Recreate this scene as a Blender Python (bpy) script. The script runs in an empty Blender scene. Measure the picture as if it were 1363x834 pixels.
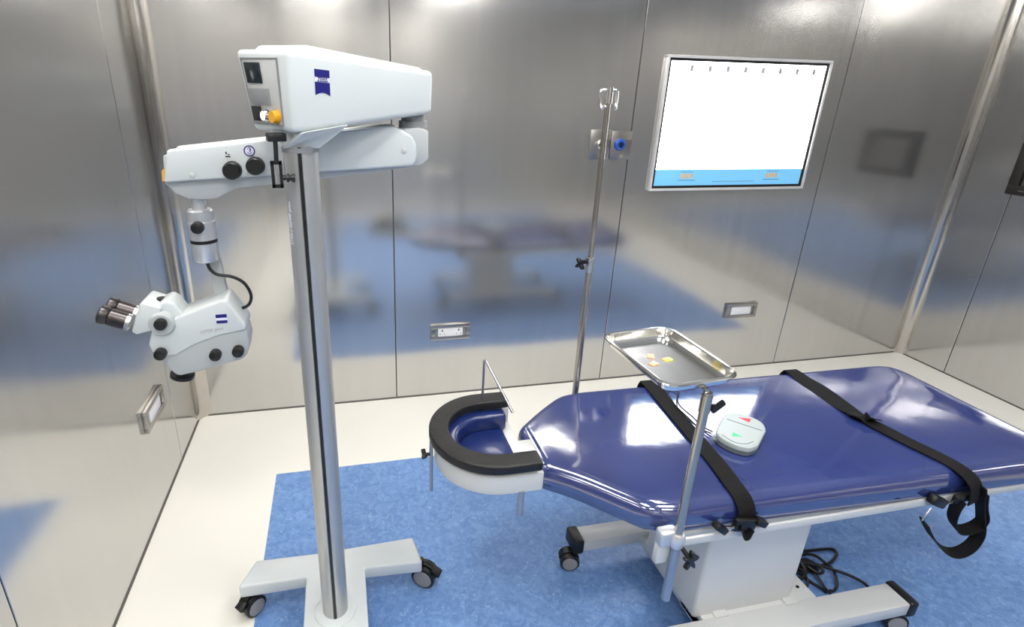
import bpy, bmesh, math, random
from mathutils import Vector, Matrix, noise
C = bpy.context.scene
COL = C.collection
PI = math.pi
random.seed(4)

# ---------------------------------------------------------------- camera
cd = bpy.data.cameras.new('camera'); cam = bpy.data.objects.new('camera', cd); COL.objects.link(cam)
R_ = Vector((0.97809057, -0.20710218, 0.02115468)); U_ = Vector((0.05247562, 0.34360585, 0.9376467)); F_ = Vector((0.20145755, 0.91599329, -0.34694546))
cam.matrix_world = Matrix(((R_.x, U_.x, -F_.x, 0), (R_.y, U_.y, -F_.y, 0), (R_.z, U_.z, -F_.z, 1.6), (0, 0, 0, 1)))
cd.sensor_fit = 'HORIZONTAL'; cd.sensor_width = 36.0
cd.lens = 715.504 / 1363 * 36.0
cd.shift_x = (681.5 - 606.66) / 1363; cd.shift_y = -(417 - 386.49) / 1363
cd.clip_start = 0.02
C.camera = cam

# ---------------------------------------------------------------- world and exposure
w = bpy.data.worlds.new('world'); C.world = w; w.use_nodes = True
w.node_tree.nodes['Background'].inputs[0].default_value = (.8, .85, .9, 1)
w.node_tree.nodes['Background'].inputs[1].default_value = 0.3
C.view_settings.view_transform = 'Standard'; C.view_settings.look = 'None'
C.view_settings.gamma = 1.0; C.view_settings.use_curve_mapping = False
C.view_settings.exposure = 0.6
LAMP = 15.0      # radiance of the ceiling panels
SCREEN = 5.0     # radiance of the lit wall display

XL, XR, YB, YF, ZC = -0.765, 3.67, 2.595, -2.7, 2.75

# ---------------------------------------------------------------- materials
def nodes(name):
    m = bpy.data.materials.new(name); m.use_nodes = True
    nt = m.node_tree; b = nt.nodes['Principled BSDF']
    return m, nt, b
def lin(c):
    return tuple(((v / 12.92) if v <= .04045 else ((v + .055) / 1.055) ** 2.4) for v in [x / 255 for x in c])
def mat(name, rgb, rough=.5, metal=0., spec=.5, coat=0., noise_amt=0.06, nscale=14., bump=0., bscale=60., emit=0., ior=None, stretch=None):
    m, nt, b = nodes(name)
    c = lin(rgb)
    tc = nt.nodes.new('ShaderNodeTexCoord')
    mp = nt.nodes.new('ShaderNodeMapping'); nt.links.new(tc.outputs['Object'], mp.inputs[0])
    if stretch: mp.inputs['Scale'].default_value = stretch
    n = nt.nodes.new('ShaderNodeTexNoise'); n.inputs['Scale'].default_value = nscale; n.inputs['Detail'].default_value = 4
    nt.links.new(mp.outputs[0], n.inputs['Vector'])
    mix = nt.nodes.new('ShaderNodeMix'); mix.data_type = 'RGBA'
    mix.inputs[6].default_value = (*[v * (1 - noise_amt) for v in c], 1); mix.inputs[7].default_value = (*[min(1, v * (1 + noise_amt)) for v in c], 1)
    nt.links.new(n.outputs['Fac'], mix.inputs[0]); nt.links.new(mix.outputs[2], b.inputs['Base Color'])
    b.inputs['Roughness'].default_value = rough; b.inputs['Metallic'].default_value = metal
    b.inputs['Specular IOR Level'].default_value = spec; b.inputs['Coat Weight'].default_value = coat
    if ior: b.inputs['IOR'].default_value = ior
    if coat: b.inputs['Coat Roughness'].default_value = .05
    if bump:
        n2 = nt.nodes.new('ShaderNodeTexNoise'); n2.inputs['Scale'].default_value = bscale; n2.inputs['Detail'].default_value = 3
        nt.links.new(mp.outputs[0], n2.inputs['Vector'])
        bp = nt.nodes.new('ShaderNodeBump'); bp.inputs['Strength'].default_value = bump; bp.inputs['Distance'].default_value = .01
        nt.links.new(n2.outputs['Fac'], bp.inputs['Height']); nt.links.new(bp.outputs[0], b.inputs['Normal'])
    if emit:
        nt.links.new(mix.outputs[2], b.inputs['Emission Color']); b.inputs['Emission Strength'].default_value = emit
    return m

def steel_wall(name, rgb, rough, wav):
    m, nt, b = nodes(name)
    c = lin(rgb); b.inputs['Metallic'].default_value = .9
    tc = nt.nodes.new('ShaderNodeTexCoord')
    mp = nt.nodes.new('ShaderNodeMapping'); mp.inputs['Scale'].default_value = (26, 26, .7); nt.links.new(tc.outputs['Object'], mp.inputs[0])
    n = nt.nodes.new('ShaderNodeTexNoise'); n.inputs['Scale'].default_value = 1.0; n.inputs['Detail'].default_value = 5; nt.links.new(mp.outputs[0], n.inputs['Vector'])
    mix = nt.nodes.new('ShaderNodeMix'); mix.data_type = 'RGBA'
    mix.inputs[6].default_value = (*[v * .95 for v in c], 1); mix.inputs[7].default_value = (*[v * 1.05 for v in c], 1)
    nt.links.new(n.outputs['Fac'], mix.inputs[0]); nt.links.new(mix.outputs[2], b.inputs['Base Color'])
    mr = nt.nodes.new('ShaderNodeMapRange'); mr.inputs[3].default_value = rough - .02; mr.inputs[4].default_value = rough + .02
    nt.links.new(n.outputs['Fac'], mr.inputs[0]); nt.links.new(mr.outputs[0], b.inputs['Roughness'])
    n2 = nt.nodes.new('ShaderNodeTexNoise'); n2.inputs['Scale'].default_value = 1.5; n2.inputs['Detail'].default_value = 1; nt.links.new(tc.outputs['Object'], n2.inputs['Vector'])
    b1 = nt.nodes.new('ShaderNodeBump'); b1.inputs['Strength'].default_value = wav; b1.inputs['Distance'].default_value = .05; nt.links.new(n2.outputs['Fac'], b1.inputs['Height'])
    nt.links.new(b1.outputs[0], b.inputs['Normal'])
    return m

M = {}
M['steel_wall'] = steel_wall('brushed_wall_steel', (204, 203, 201), .14, .13)
M['steel_far'] = steel_wall('matt_wall_steel', (196, 193, 188), .36, .13)
M['steel_dark'] = mat('dark_joint', (96, 92, 88), .5, .3)
M['steel_trim'] = mat('corner_steel', (196, 192, 186), .17, 1., bump=.05, bscale=8)
M['steel_frame'] = mat('frame_steel', (176, 172, 168), .3, 1.)
M['ceiling'] = mat('ceiling_paint', (226, 225, 221), .7)
M['cream'] = mat('cream_vinyl', (236, 233, 224), .38, 0, .4, noise_amt=.02, nscale=3)
M['lamp'] = mat('lamp_diffuser', (255, 252, 247), .5, emit=LAMP, noise_amt=0)
M['screen'] = mat('screen_white', (250, 250, 255), .3, emit=SCREEN, noise_amt=0)
M['screen_blue'] = mat('screen_blue', (104, 168, 206), .3, emit=.5, noise_amt=0)
M['screen_mark'] = mat('screen_mark', (150, 152, 160), .4, emit=.25, noise_amt=0)
M['screen_orange'] = mat('screen_orange', (190, 158, 120), .4, emit=.3, noise_amt=0)
M['frame_white'] = mat('frame_white', (232, 230, 228), .3, .4)
M['strip_line'] = mat('strip_line', (84, 132, 160), .4, emit=.25, noise_amt=0)
M['black'] = mat('black_plastic', (12, 12, 12), .42, bump=.1, bscale=200)
M['rubber'] = mat('black_foam', (18, 17, 17), .5, bump=.2, bscale=180)
M['webbing'] = mat('black_webbing', (15, 14, 14), .7, bump=.5, bscale=400, spec=.25)
M['white'] = mat('white_paint', (202, 208, 209), .32, coat=.2, noise_amt=.015)
M['white2'] = mat('white_enamel', (202, 203, 201), .35, coat=.15, noise_amt=.02)
M['grey'] = mat('grey_paint', (178, 183, 184), .4, noise_amt=.02)
M['grey2'] = mat('mid_grey_plastic', (132, 134, 136), .45)
M['panel_grey'] = mat('panel_grey', (192, 194, 193), .4, .2)
M['lcd'] = mat('display_glass', (16, 30, 34), .12)
M['silver'] = mat('silver_metal', (205, 206, 206), .25, 1.)
M['satin'] = mat('satin_metal', (206, 208, 210), .34, .6)
M['chrome'] = mat('chrome', (222, 220, 214), .09, 1.)
M['tray_steel'] = mat('polished_steel', (232, 231, 226), .13, 1., bump=.03, bscale=14)
M['alu'] = mat('brushed_column_aluminium', (188, 189, 188), .42, .75, stretch=(1, 1, .05), nscale=120, noise_amt=.08)
M['eye_dark'] = mat('dark_anodised', (70, 66, 66), .3, .8)
M['hatch_dark'] = mat('hatch_frame', (44, 40, 38), .45, .3)
M['pole_steel'] = mat('pole_steel', (176, 169, 158), .17, .92)
M['yellow'] = mat('yellow_knob', (222, 160, 24), .4)
M['blue_print'] = mat('blue_print', (18, 18, 112), .4, noise_amt=0)
M['white_print'] = mat('white_print', (226, 226, 244), .4, noise_amt=0)
M['grey_print'] = mat('grey_print', (170, 172, 178), .5, noise_amt=0)
M['navy_dark'] = mat('navy_vinyl_pad', (24, 40, 94), .32, coat=.3, bump=.1, bscale=20)
M['socket_white'] = mat('socket_white', (236, 236, 240), .35)
M['gas_blue'] = mat('gas_blue', (40, 84, 178), .35)
M['gas_dark'] = mat('gas_dark_blue', (10, 20, 62), .35)
M['red'] = mat('red_print', (222, 48, 66), .4, noise_amt=0)
M['green'] = mat('green_print', (56, 218, 128), .4, noise_amt=0)
M['pale_grey'] = mat('pale_grey_plastic', (166, 176, 176), .42, noise_amt=.02)
M['dark_side'] = mat('pedal_side', (98, 106, 108), .5)
M['orange'] = mat('orange_foil', (246, 176, 130), .35)
M['yellow_foil'] = mat('yellow_foil', (240, 220, 96), .35)
M['tan'] = mat('amber_plastic', (206, 164, 92), .35)
M['wheel_grey'] = mat('wheel_grey', (142, 140, 138), .45)
M['tube_grey'] = mat('blued_grey_tube', (150, 160, 174), .35, .6)
M['cable'] = mat('black_cable', (18, 18, 24), .45)
M['glass'] = mat('lens_glass', (30, 36, 46), .05)

def vinyl_floor():
    m, nt, b = nodes('blue_marbled_vinyl')
    tc = nt.nodes.new('ShaderNodeTexCoord')
    def nz(s, d, dist=0.):
        n = nt.nodes.new('ShaderNodeTexNoise'); n.inputs['Scale'].default_value = s; n.inputs['Detail'].default_value = d
        n.inputs['Distortion'].default_value = dist; nt.links.new(tc.outputs['Object'], n.inputs['Vector']); return n
    n1 = nz(26, 5, 1.6); n2 = nz(55, 4, 2.2); n3 = nz(3, 3)
    r1 = nt.nodes.new('ShaderNodeValToRGB'); r1.color_ramp.elements[0].position = .32; r1.color_ramp.elements[1].position = .72
    r1.color_ramp.elements[0].color = (*lin((92, 130, 186)), 1); r1.color_ramp.elements[1].color = (*lin((122, 158, 208)), 1)
    nt.links.new(n1.outputs['Fac'], r1.inputs[0])
    r2 = nt.nodes.new('ShaderNodeValToRGB'); r2.color_ramp.elements[0].position = .56; r2.color_ramp.elements[1].position = .72
    r2.color_ramp.elements[0].color = (0, 0, 0, 1); r2.color_ramp.elements[1].color = (.5, .5, .5, 1)
    nt.links.new(n2.outputs['Fac'], r2.inputs[0])
    mx = nt.nodes.new('ShaderNodeMix'); mx.data_type = 'RGBA'; mx.inputs[7].default_value = (*lin((176, 200, 228)), 1)
    nt.links.new(r2.outputs[0], mx.inputs[0]); nt.links.new(r1.outputs[0], mx.inputs[6])
    nt.links.new(mx.outputs[2], b.inputs['Base Color'])
    b.inputs['Roughness'].default_value = .38; b.inputs['Specular IOR Level'].default_value = .4
    return m
M['vinyl'] = vinyl_floor()

def mattress_mat():
    m, nt, b = nodes('navy_gloss_vinyl')
    tc = nt.nodes.new('ShaderNodeTexCoord')
    n = nt.nodes.new('ShaderNodeTexNoise'); n.inputs['Scale'].default_value = 5; n.inputs['Detail'].default_value = 3; nt.links.new(tc.outputs['Object'], n.inputs['Vector'])
    mx = nt.nodes.new('ShaderNodeMix'); mx.data_type = 'RGBA'; mx.inputs[6].default_value = (*lin((38, 50, 104)), 1); mx.inputs[7].default_value = (*lin((50, 63, 120)), 1)
    nt.links.new(n.outputs['Fac'], mx.inputs[0]); nt.links.new(mx.outputs[2], b.inputs['Base Color'])
    b.inputs['Roughness'].default_value = .085; b.inputs['IOR'].default_value = 2.35
    n2 = nt.nodes.new('ShaderNodeTexNoise'); n2.inputs['Scale'].default_value = 4.5; n2.inputs['Detail'].default_value = 2.5; nt.links.new(tc.outputs['Object'], n2.inputs['Vector'])
    bp = nt.nodes.new('ShaderNodeBump'); bp.inputs['Strength'].default_value = .12; bp.inputs['Distance'].default_value = .02
    nt.links.new(n2.outputs['Fac'], bp.inputs['Height']); nt.links.new(bp.outputs[0], b.inputs['Normal'])
    return m
M['mattress'] = mattress_mat()

# ---------------------------------------------------------------- helpers
ORG = {}
def tag(o, label=None, cat=None, group=None, kind=None):
    if label: o['label'] = label
    if cat: o['category'] = cat
    if group: o['group'] = group
    if kind: o['kind'] = kind
    return o
def empty(name, loc, label, cat, group=None):
    o = bpy.data.objects.new(name, None); COL.objects.link(o); o.location = loc; o.empty_display_size = .05
    ORG[o] = Vector(loc); return tag(o, label, cat, group)

class MB:
    """collects shapes given in room coordinates, then links them as one mesh object"""
    def __init__(s): s.bm = bmesh.new()
    def _add(s, vs, fs):
        v = [s.bm.verts.new(p) for p in vs]
        for f in fs:
            try: s.bm.faces.new([v[i] for i in f])
            except ValueError: pass
        return s
    def hexa(s, p, bev=0., seg=2):       # p: 4 bottom points then 4 top points
        t = bmesh.new(); v = [t.verts.new(q) for q in p]
        for f in ((3, 2, 1, 0), (4, 5, 6, 7), (0, 1, 5, 4), (1, 2, 6, 5), (2, 3, 7, 6), (3, 0, 4, 7)): t.faces.new([v[i] for i in f])
        return s._merge(t, bev, seg)
    def _merge(s, t, bev=0., seg=2, ang=.35):
        bmesh.ops.recalc_face_normals(t, faces=t.faces)
        if bev:
            es = [e for e in t.edges if len(e.link_faces) == 2 and e.calc_face_angle() > ang]
            bmesh.ops.bevel(t, geom=es, offset=bev, segments=seg, profile=.5, affect='EDGES', clamp_overlap=True)
        me = bpy.data.meshes.new('tmp'); t.to_mesh(me); t.free(); s.bm.from_mesh(me); bpy.data.meshes.remove(me); return s
    def box(s, x0, x1, y0, y1, z0, z1, bev=0., seg=2):
        return s.hexa([(x0, y0, z0), (x1, y0, z0), (x1, y1, z0), (x0, y1, z0), (x0, y0, z1), (x1, y0, z1), (x1, y1, z1), (x0, y1, z1)], bev, seg)
    def obox(s, c, ax, ay, az, hx, hy, hz, bev=0., seg=2):   # oriented box
        c, ax, ay, az = Vector(c), Vector(ax).normalized(), Vector(ay).normalized(), Vector(az).normalized()
        q = lambda i, j, k: c + ax * hx * i + ay * hy * j + az * hz * k
        return s.hexa([q(-1, -1, -1), q(1, -1, -1), q(1, 1, -1), q(-1, 1, -1), q(-1, -1, 1), q(1, -1, 1), q(1, 1, 1), q(-1, 1, 1)], bev, seg)
    def prism(s, pts, d, bev=0., seg=2):  # polygon pts (3-D) swept by vector d
        t = bmesh.new(); d = Vector(d); n = len(pts)
        a = [t.verts.new(p) for p in pts]; b = [t.verts.new(Vector(p) + d) for p in pts]
        t.faces.new(a[::-1]); t.faces.new(b)
        for i in range(n): t.faces.new([a[i], a[(i + 1) % n], b[(i + 1) % n], b[i]])
        return s._merge(t, bev, seg)
    def prism_holed(s, outer, inner, z0, z1, bev=0.):   # ring between two XY loops of equal length
        t = bmesh.new(); n = len(outer)
        A = [t.verts.new((*p, z0)) for p in outer]; B = [t.verts.new((*p, z1)) for p in outer]
        D = [t.verts.new((*p, z0)) for p in inner]; E = [t.verts.new((*p, z1)) for p in inner]
        for i in range(n):
            j = (i + 1) % n
            for q in ((A[i], A[j], B[j], B[i]), (D[j], D[i], E[i], E[j]), (B[i], B[j], E[j], E[i]), (A[j], A[i], D[i], D[j])): t.faces.new(q)
        return s._merge(t, bev)
    def cyl(s, a, b, r, r2=None, n=24, caps=True):
        return s.lathe(a, b, [(0, r), (1, r if r2 is None else r2)], n, caps)
    def lathe(s, a, b, prof, n=24, caps=True):   # prof: (t along a->b, radius)
        a, b = Vector(a), Vector(b); d = b - a; dn = d.normalized()
        u = dn.orthogonal().normalized(); v = dn.cross(u); vs = []; fs = []
        for t, r in prof:
            for k in range(n):
                an = 2 * PI * k / n; vs.append(a + d * t + (u * math.cos(an) + v * math.sin(an)) * max(r, 1e-5))
        for i in range(len(prof) - 1):
            for k in range(n):
                k2 = (k + 1) % n; fs.append((i * n + k, i * n + k2, (i + 1) * n + k2, (i + 1) * n + k))
        if caps: fs.append(tuple(range(n))[::-1]); fs.append(tuple((len(prof) - 1) * n + k for k in range(n)))
        return s._add(vs, fs)
    def tube(s, pts, r, n=10, smooth=True, res=6):
        P = spline(pts, res) if smooth else [Vector(p) for p in pts]
        vs = []; fs = []; up = None
        for i, p in enumerate(P):
            t = (P[min(i + 1, len(P) - 1)] - P[max(i - 1, 0)]).normalized()
            if up is None: up = t.orthogonal().normalized()
            up = (up - t * up.dot(t)).normalized(); v = t.cross(up)
            for k in range(n):
                an = 2 * PI * k / n; vs.append(p + (up * math.cos(an) + v * math.sin(an)) * r)
        for i in range(len(P) - 1):
            for k in range(n):
                k2 = (k + 1) % n; fs.append((i * n + k, i * n + k2, (i + 1) * n + k2, (i + 1) * n + k))
        fs.append(tuple(range(n))[::-1]); fs.append(tuple((len(P) - 1) * n + k for k in range(n)))
        return s._add(vs, fs)
    def ribbon(s, pts, wd, width, th, res=6):    # band through pts, wd = width direction per point
        P = spline(pts, res); W = spline(wd, res); vs = []; fs = []
        for i, p in enumerate(P):
            t = (P[min(i + 1, len(P) - 1)] - P[max(i - 1, 0)]).normalized()
            w_ = W[i]; w_ = (w_ - t * w_.dot(t)).normalized(); nn = t.cross(w_)
            for a, b in ((-1, -1), (1, -1), (1, 1), (-1, 1)): vs.append(p + w_ * a * width / 2 + nn * b * th / 2)
        for i in range(len(P) - 1):
            for k in range(4):
                k2 = (k + 1) % 4; fs.append((i * 4 + k, i * 4 + k2, (i + 1) * 4 + k2, (i + 1) * 4 + k))
        m = (len(P) - 1) * 4; fs += [(3, 2, 1, 0), (m, m + 1, m + 2, m + 3)]
        return s._add(vs, fs)
    def text(s, body, org, xdir, ydir, size, depth=.0008, bold=False):
        cu = bpy.data.curves.new('t', 'FONT'); cu.body = body; cu.size = size; cu.extrude = depth / 2; cu.resolution_u = 3
        cu.align_x = 'CENTER'; cu.align_y = 'CENTER'; cu.offset = .02 * size if bold else 0
        ob = bpy.data.objects.new('t', cu); COL.objects.link(ob)
        me = bpy.data.meshes.new_from_object(ob)
        x = Vector(xdir).normalized(); y = Vector(ydir).normalized(); z = x.cross(y); o = Vector(org)
        me.transform(Matrix(((x.x, y.x, z.x, o.x), (x.y, y.y, z.y, o.y), (x.z, y.z, z.z, o.z), (0, 0, 0, 1))))
        s.bm.from_mesh(me); bpy.data.objects.remove(ob); bpy.data.curves.remove(cu); bpy.data.meshes.remove(me); return s
    def build(s, name, m, parent=None, label=None, cat=None, group=None, kind=None, recalc=True, origin=None, smooth=True):
        if recalc: bmesh.ops.recalc_face_normals(s.bm, faces=s.bm.faces)
        if parent is not None: org = ORG[parent]
        elif origin is not None: org = Vector(origin)
        else: org = Vector((0, 0, 0))
        if org.length: bmesh.ops.translate(s.bm, verts=s.bm.verts, vec=-org)
        me = bpy.data.meshes.new(name); s.bm.to_mesh(me); s.bm.free()
        if smooth:
            me.polygons.foreach_set('use_smooth', [True] * len(me.polygons)); me.set_sharp_from_angle(angle=math.radians(38))
        me.materials.append(M[m] if isinstance(m, str) else m)
        o = bpy.data.objects.new(name, me); COL.objects.link(o)
        if parent is not None: o.parent = parent; ORG[o] = ORG[parent]
        else: o.location = org; ORG[o] = org
        return tag(o, label, cat, group, kind)

def spline(pts, res=6):
    P = [Vector(p) for p in pts]; out = []
    if len(P) < 3: return P
    for i in range(len(P) - 1):
        p0, p1, p2, p3 = P[max(i - 1, 0)], P[i], P[i + 1], P[min(i + 2, len(P) - 1)]
        for k in range(res):
            t = k / res
            out.append(.5 * ((2 * p1) + (p2 - p0) * t + (2 * p0 - 5 * p1 + 4 * p2 - p3) * t * t + (3 * p1 - p0 - 3 * p2 + p3) * t ** 3))
    out.append(P[-1]); return out
def lerp(a, b, t): return Vector(a) * (1 - t) + Vector(b) * t
def copy_tree(o, parent=None):
    c = o.copy(); COL.objects.link(c); c.parent = parent
    for ch in list(o.children): copy_tree(ch, c)
    return c

# ================================================================ the room
G = .0045
fl = MB().box(XL - .05, XR + .05, YF - .05, YB + .05, -.06, 0).build('floor', 'cream', kind='structure')
MB().box(-.338, 2.92, YF + .5, 2.058, 0, .0015).build('vinyl_inlay', 'vinyl', fl, 'blue marbled vinyl field')
MB().box(XL - .05, XR + .05, YF - .05, YB + .05, ZC, ZC + .06).build('ceiling', 'ceiling', kind='structure')

def wall(name, a, b, nrm, cuts, finish='steel_wall'):
    """a->b along the wall foot, nrm points into the room, cuts = joints measured from a"""
    a, b, nrm = Vector((*a, 0)), Vector((*b, 0)), Vector((*nrm, 0)); d = (b - a).normalized(); L = (b - a).length
    back = a - nrm * .012
    W = MB().prism([back, back + d * L, back + d * L - nrm * .05, back - nrm * .05], (0, 0, ZC)).build(name, 'steel_dark', kind='structure')
    e = [0] + cuts + [L]
    for i in range(len(e) - 1):
        s0 = e[i] + (G / 2 if i else 0); s1 = e[i + 1] - (G / 2 if i < len(e) - 2 else 0)
        p = [a + d * s0, a + d * s1, a + d * s1 - nrm * .012, a + d * s0 - nrm * .012]
        MB().prism([q + Vector((0, 0, .004)) for q in p], (0, 0, ZC - .004), bev=.0012, seg=1).build('panel', finish, W, smooth=False)
    return W
wall('wall_back', (XL, YB), (XR, YB), (0, -1), [1.015, 2.23, 3.445])
wall('wall_left', (XL, YB), (XL, YF), (1, 0), [.36, 1.535, 2.75, 3.96])
wall('wall_right', (XR, YB), (XR, YF), (-1, 0), [.30, 1.51, 2.72, 3.93])
wall('wall_front', (XL, YF), (XR, YF), (0, 1), [1.015, 2.23, 3.445], 'steel_far')
for nm, (x, sx) in (('trim_1', (XL, 1)), ('trim_2', (XR, -1))):     # coved steel strips in the two far corners
    R = .06; pts = [(x, YB, 0)] + [(x + sx * (R - R * math.sin(PI / 2 * k / 8)), YB - R + R * math.cos(PI / 2 * k / 8), 0) for k in range(9)]
    MB().prism(pts, (0, 0, ZC)).build(nm, 'steel_trim', kind='structure')
MB().box(XL, XR, YB - .004, YB, 0, .006).build('baseboard_back', 'steel_dark', kind='structure')
MB().box(XL, XL + .004, YF, YB - .004, 0, .006).build('baseboard_left', 'steel_dark', kind='structure')
MB().box(XR - .004, XR, YF, YB - .004, 0, .006).build('baseboard_right', 'steel_dark', kind='structure')

lamp_spots = [(-.1, 1.3), (1.35, 1.3), (-.1, .0), (1.35, .0), (-.1, -1.45), (1.35, -1.45)]
for i, (x, y) in enumerate(lamp_spots):
    if i == 0:
        lp = empty('ceiling_light', (x, y, ZC), 'square ceiling light panel over the far part of the room, beside the left wall', 'light', 'ceiling panels')
        MB().prism_holed([(x - .31, y - .31), (x + .31, y - .31), (x + .31, y + .31), (x - .31, y + .31)], [(x - .29, y - .29), (x + .29, y - .29), (x + .29, y + .29), (x - .29, y + .29)], ZC - .015, ZC).build('frame', 'white2', lp)
        MB().box(x - .289, x + .289, y - .289, y + .289, ZC - .012, ZC - .001).build('diffuser', 'lamp', lp)
    else:
        c = copy_tree(lp); c.location = (x, y, ZC)
        c['label'] = 'square ceiling light panel over the %s of the room, %s' % (('far part', 'middle', 'near end')[i // 2], ('beside the left wall', 'midway between the side walls')[i % 2])

# ================================================================ things on the walls
# lit wall display
x0, x1, z0, z1 = 1.60, 2.56, 1.127, 1.792
vb = empty('light_box', (2.08, YB, 1.127), 'large white lit wall display with a blue strip along its bottom', 'display')
def rect(a, b, c, d): return [(a, c), (b, c), (b, d), (a, d)]
def frame_xz(a, b, c, d, wd, y0, y1, bev=.002):
    m = MB()
    m.box(a, b, y0, y1, d - wd, d, bev); m.box(a, b, y0, y1, c, c + wd, bev); m.box(a, a + wd, y0, y1, c + wd, d - wd, bev); m.box(b - wd, b, y0, y1, c + wd, d - wd, bev)
    return m
frame_xz(x0, x1, z0, z1, .013, YB - .022, YB).build('frame', 'frame_white', vb)
frame_xz(x0 + .013, x1 - .013, z0 + .013, z1 - .013, .013, YB - .014, YB, .0).build('inner_bezel', 'black', vb, 'dark inner bezel')
a, b, c, d = x0 + .026, x1 - .026, z0 + .026, z1 - .026
MB().box(a, b, YB - .009, YB - .001, c + .085, d).build('screen', 'screen', vb)
sb = MB().box(a, b, YB - .009, YB - .001, c, c + .084).build('control_strip', 'screen_blue', vb, 'light blue control strip')
for k in range(8):
    xx = a + .12 + k * (b - a - .19) / 7
    MB().box(xx - .009, xx + .009, YB - .0105, YB - .009, d - .046, d - .018, .002).build('mark', 'screen_mark', vb)
for cx_ in (a + .19, b - .19):
    for k in range(4): MB().box(cx_ - .036 + k * .019, cx_ - .022 + k * .019, YB - .0105, YB - .009, c + .038, c + .062).build('readout_digit', 'screen_orange', sb)
    MB().box(cx_ - .05, cx_ + .055, YB - .0105, YB - .009, c + .026, c + .030).build('rule_line', 'strip_line', sb)
    MB().box(cx_ - .035, cx_ + .04, YB - .0105, YB - .009, c + .070, c + .073).build('rule_line', 'strip_line', sb)
MB().box(a + .35, b - .3, YB - .0105, YB - .009, c + .018, c + .021).build('rule_line', 'strip_line', sb)

def outlet_back(name, x0, x1, z0, z1, label, cat, sockets, group=None):
    o = empty(name, ((x0 + x1) / 2, YB, z0), label, cat, group)
    frame_xz(x0, x1, z0, z1, .022, YB - .014, YB).build('frame', 'steel_frame', o)
    mx = .028 if sockets else .02
    fp = MB().box(x0 + .04, x1 - .04, YB - .011, YB, z0 + .018, z1 - .018, .002).build('faceplate', 'socket_white', o, 'white faceplate')
    MB().box(x0 + .02, x1 - .02, YB - .006, YB, z0 + .016, z1 - .016).build('backing', 'grey2', o)
    if sockets:
        zc = (z0 + z1) / 2; xc = (x0 + x1) / 2
        for s in (-1, 1):
            q = xc + s * .045
            MB().box(q - .003, q + .003, YB - .0118, YB - .0108, zc + .004, zc + .016).build('pin_hole', 'black', fp)
            for t in (-1, 1): MB().box(q + t * .011 - .003, q + t * .011 + .003, YB - .0118, YB - .0108, zc - .012, zc - .008).build('pin_hole', 'black', fp)
    return o
outlet_back('wall_socket', .437, .652, .340, .430, 'steel-framed twin power socket low on the back wall left of the drip pole', 'socket', True)
outlet_back('switch_plate', 2.236, 2.448, .346, .440, 'steel-framed blank white plate low on the back wall under the lit display', 'socket', False)

# medical gas outlets
go = empty('gas_outlet', (1.298, YB, 1.29), 'square pale steel outlet plate just behind the drip pole', 'outlet')
MB().box(1.243, 1.353, YB - .006, YB, 1.291, 1.436, .0015).build('plate', 'frame_white' if False else 'steel_frame', go)
MB().lathe((1.30, YB - .006, 1.365), (1.30, YB - .022, 1.365), [(0, .023), (.7, .022), (1, .017)]).build('coupling', 'chrome', go)
MB().cyl((1.30, YB - .0225, 1.365), (1.30, YB - .0235, 1.365), .011).build('port', 'black', go)
go = empty('gas_outlet', (1.412, YB, 1.29), 'square pale steel outlet plate with a blue ring coupling', 'outlet')
MB().box(1.357, 1.471, YB - .006, YB, 1.290, 1.431, .0015).build('plate', 'steel_frame', go)
MB().lathe((1.405, YB - .006, 1.365), (1.405, YB - .024, 1.365), [(0, .030), (.6, .029), (1, .022)]).build('coupling', 'gas_blue', go, 'blue ring coupling')
MB().cyl((1.405, YB - .0245, 1.365), (1.405, YB - .026, 1.365), .014).build('port', 'gas_dark', go)
MB().cyl((1.425, YB - .006, 1.305), (1.425, YB - .010, 1.305), .004, n=10).build('screw', 'chrome', go)

# switch on the left wall (seen very obliquely)
sw = empty('wall_switch', (XL, 2.02, .35), 'steel-framed white switch plate low on the left wall beside the corner', 'switch')
def frame_yz(x, dx, y0, y1, z0, z1, wd):
    m = MB(); X = sorted((x, x + dx))
    m.box(*X, y0, y1, z1 - wd, z1, .002); m.box(*X, y0, y1, z0, z0 + wd, .002); m.box(*X, y0, y0 + wd, z0 + wd, z1 - wd, .002); m.box(*X, y1 - wd, y1, z0 + wd, z1 - wd, .002); return m
frame_yz(XL, .016, 1.91, 2.125, .365, .458, .020).build('frame', 'steel_frame', sw)
MB().box(XL, XL + .006, 1.925, 2.11, .38, .445).build('backing', 'grey2', sw)
fp = MB().box(XL, XL + .012, 1.955, 2.085, .385, .440, .002).build('faceplate', 'socket_white', sw, 'white faceplate')

# dark recessed box on the right wall
rb = empty('wall_hatch', (XR, 2.1, 1.13), 'dark-framed recessed steel hatch on the right wall at the picture edge', 'hatch')
frame_yz(XR, -.03, 1.95, 2.31, 1.13, 1.43, .05).build('frame', 'hatch_dark', rb)
MB().box(XR - .008, XR, 1.995, 2.26, 1.175, 1.385).build('back_panel', 'steel_dark', rb)
MB().box(XR - .032, XR - .03, 2.02, 2.25, 1.152, 1.157).build('bright_edge', 'chrome', rb)

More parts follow.
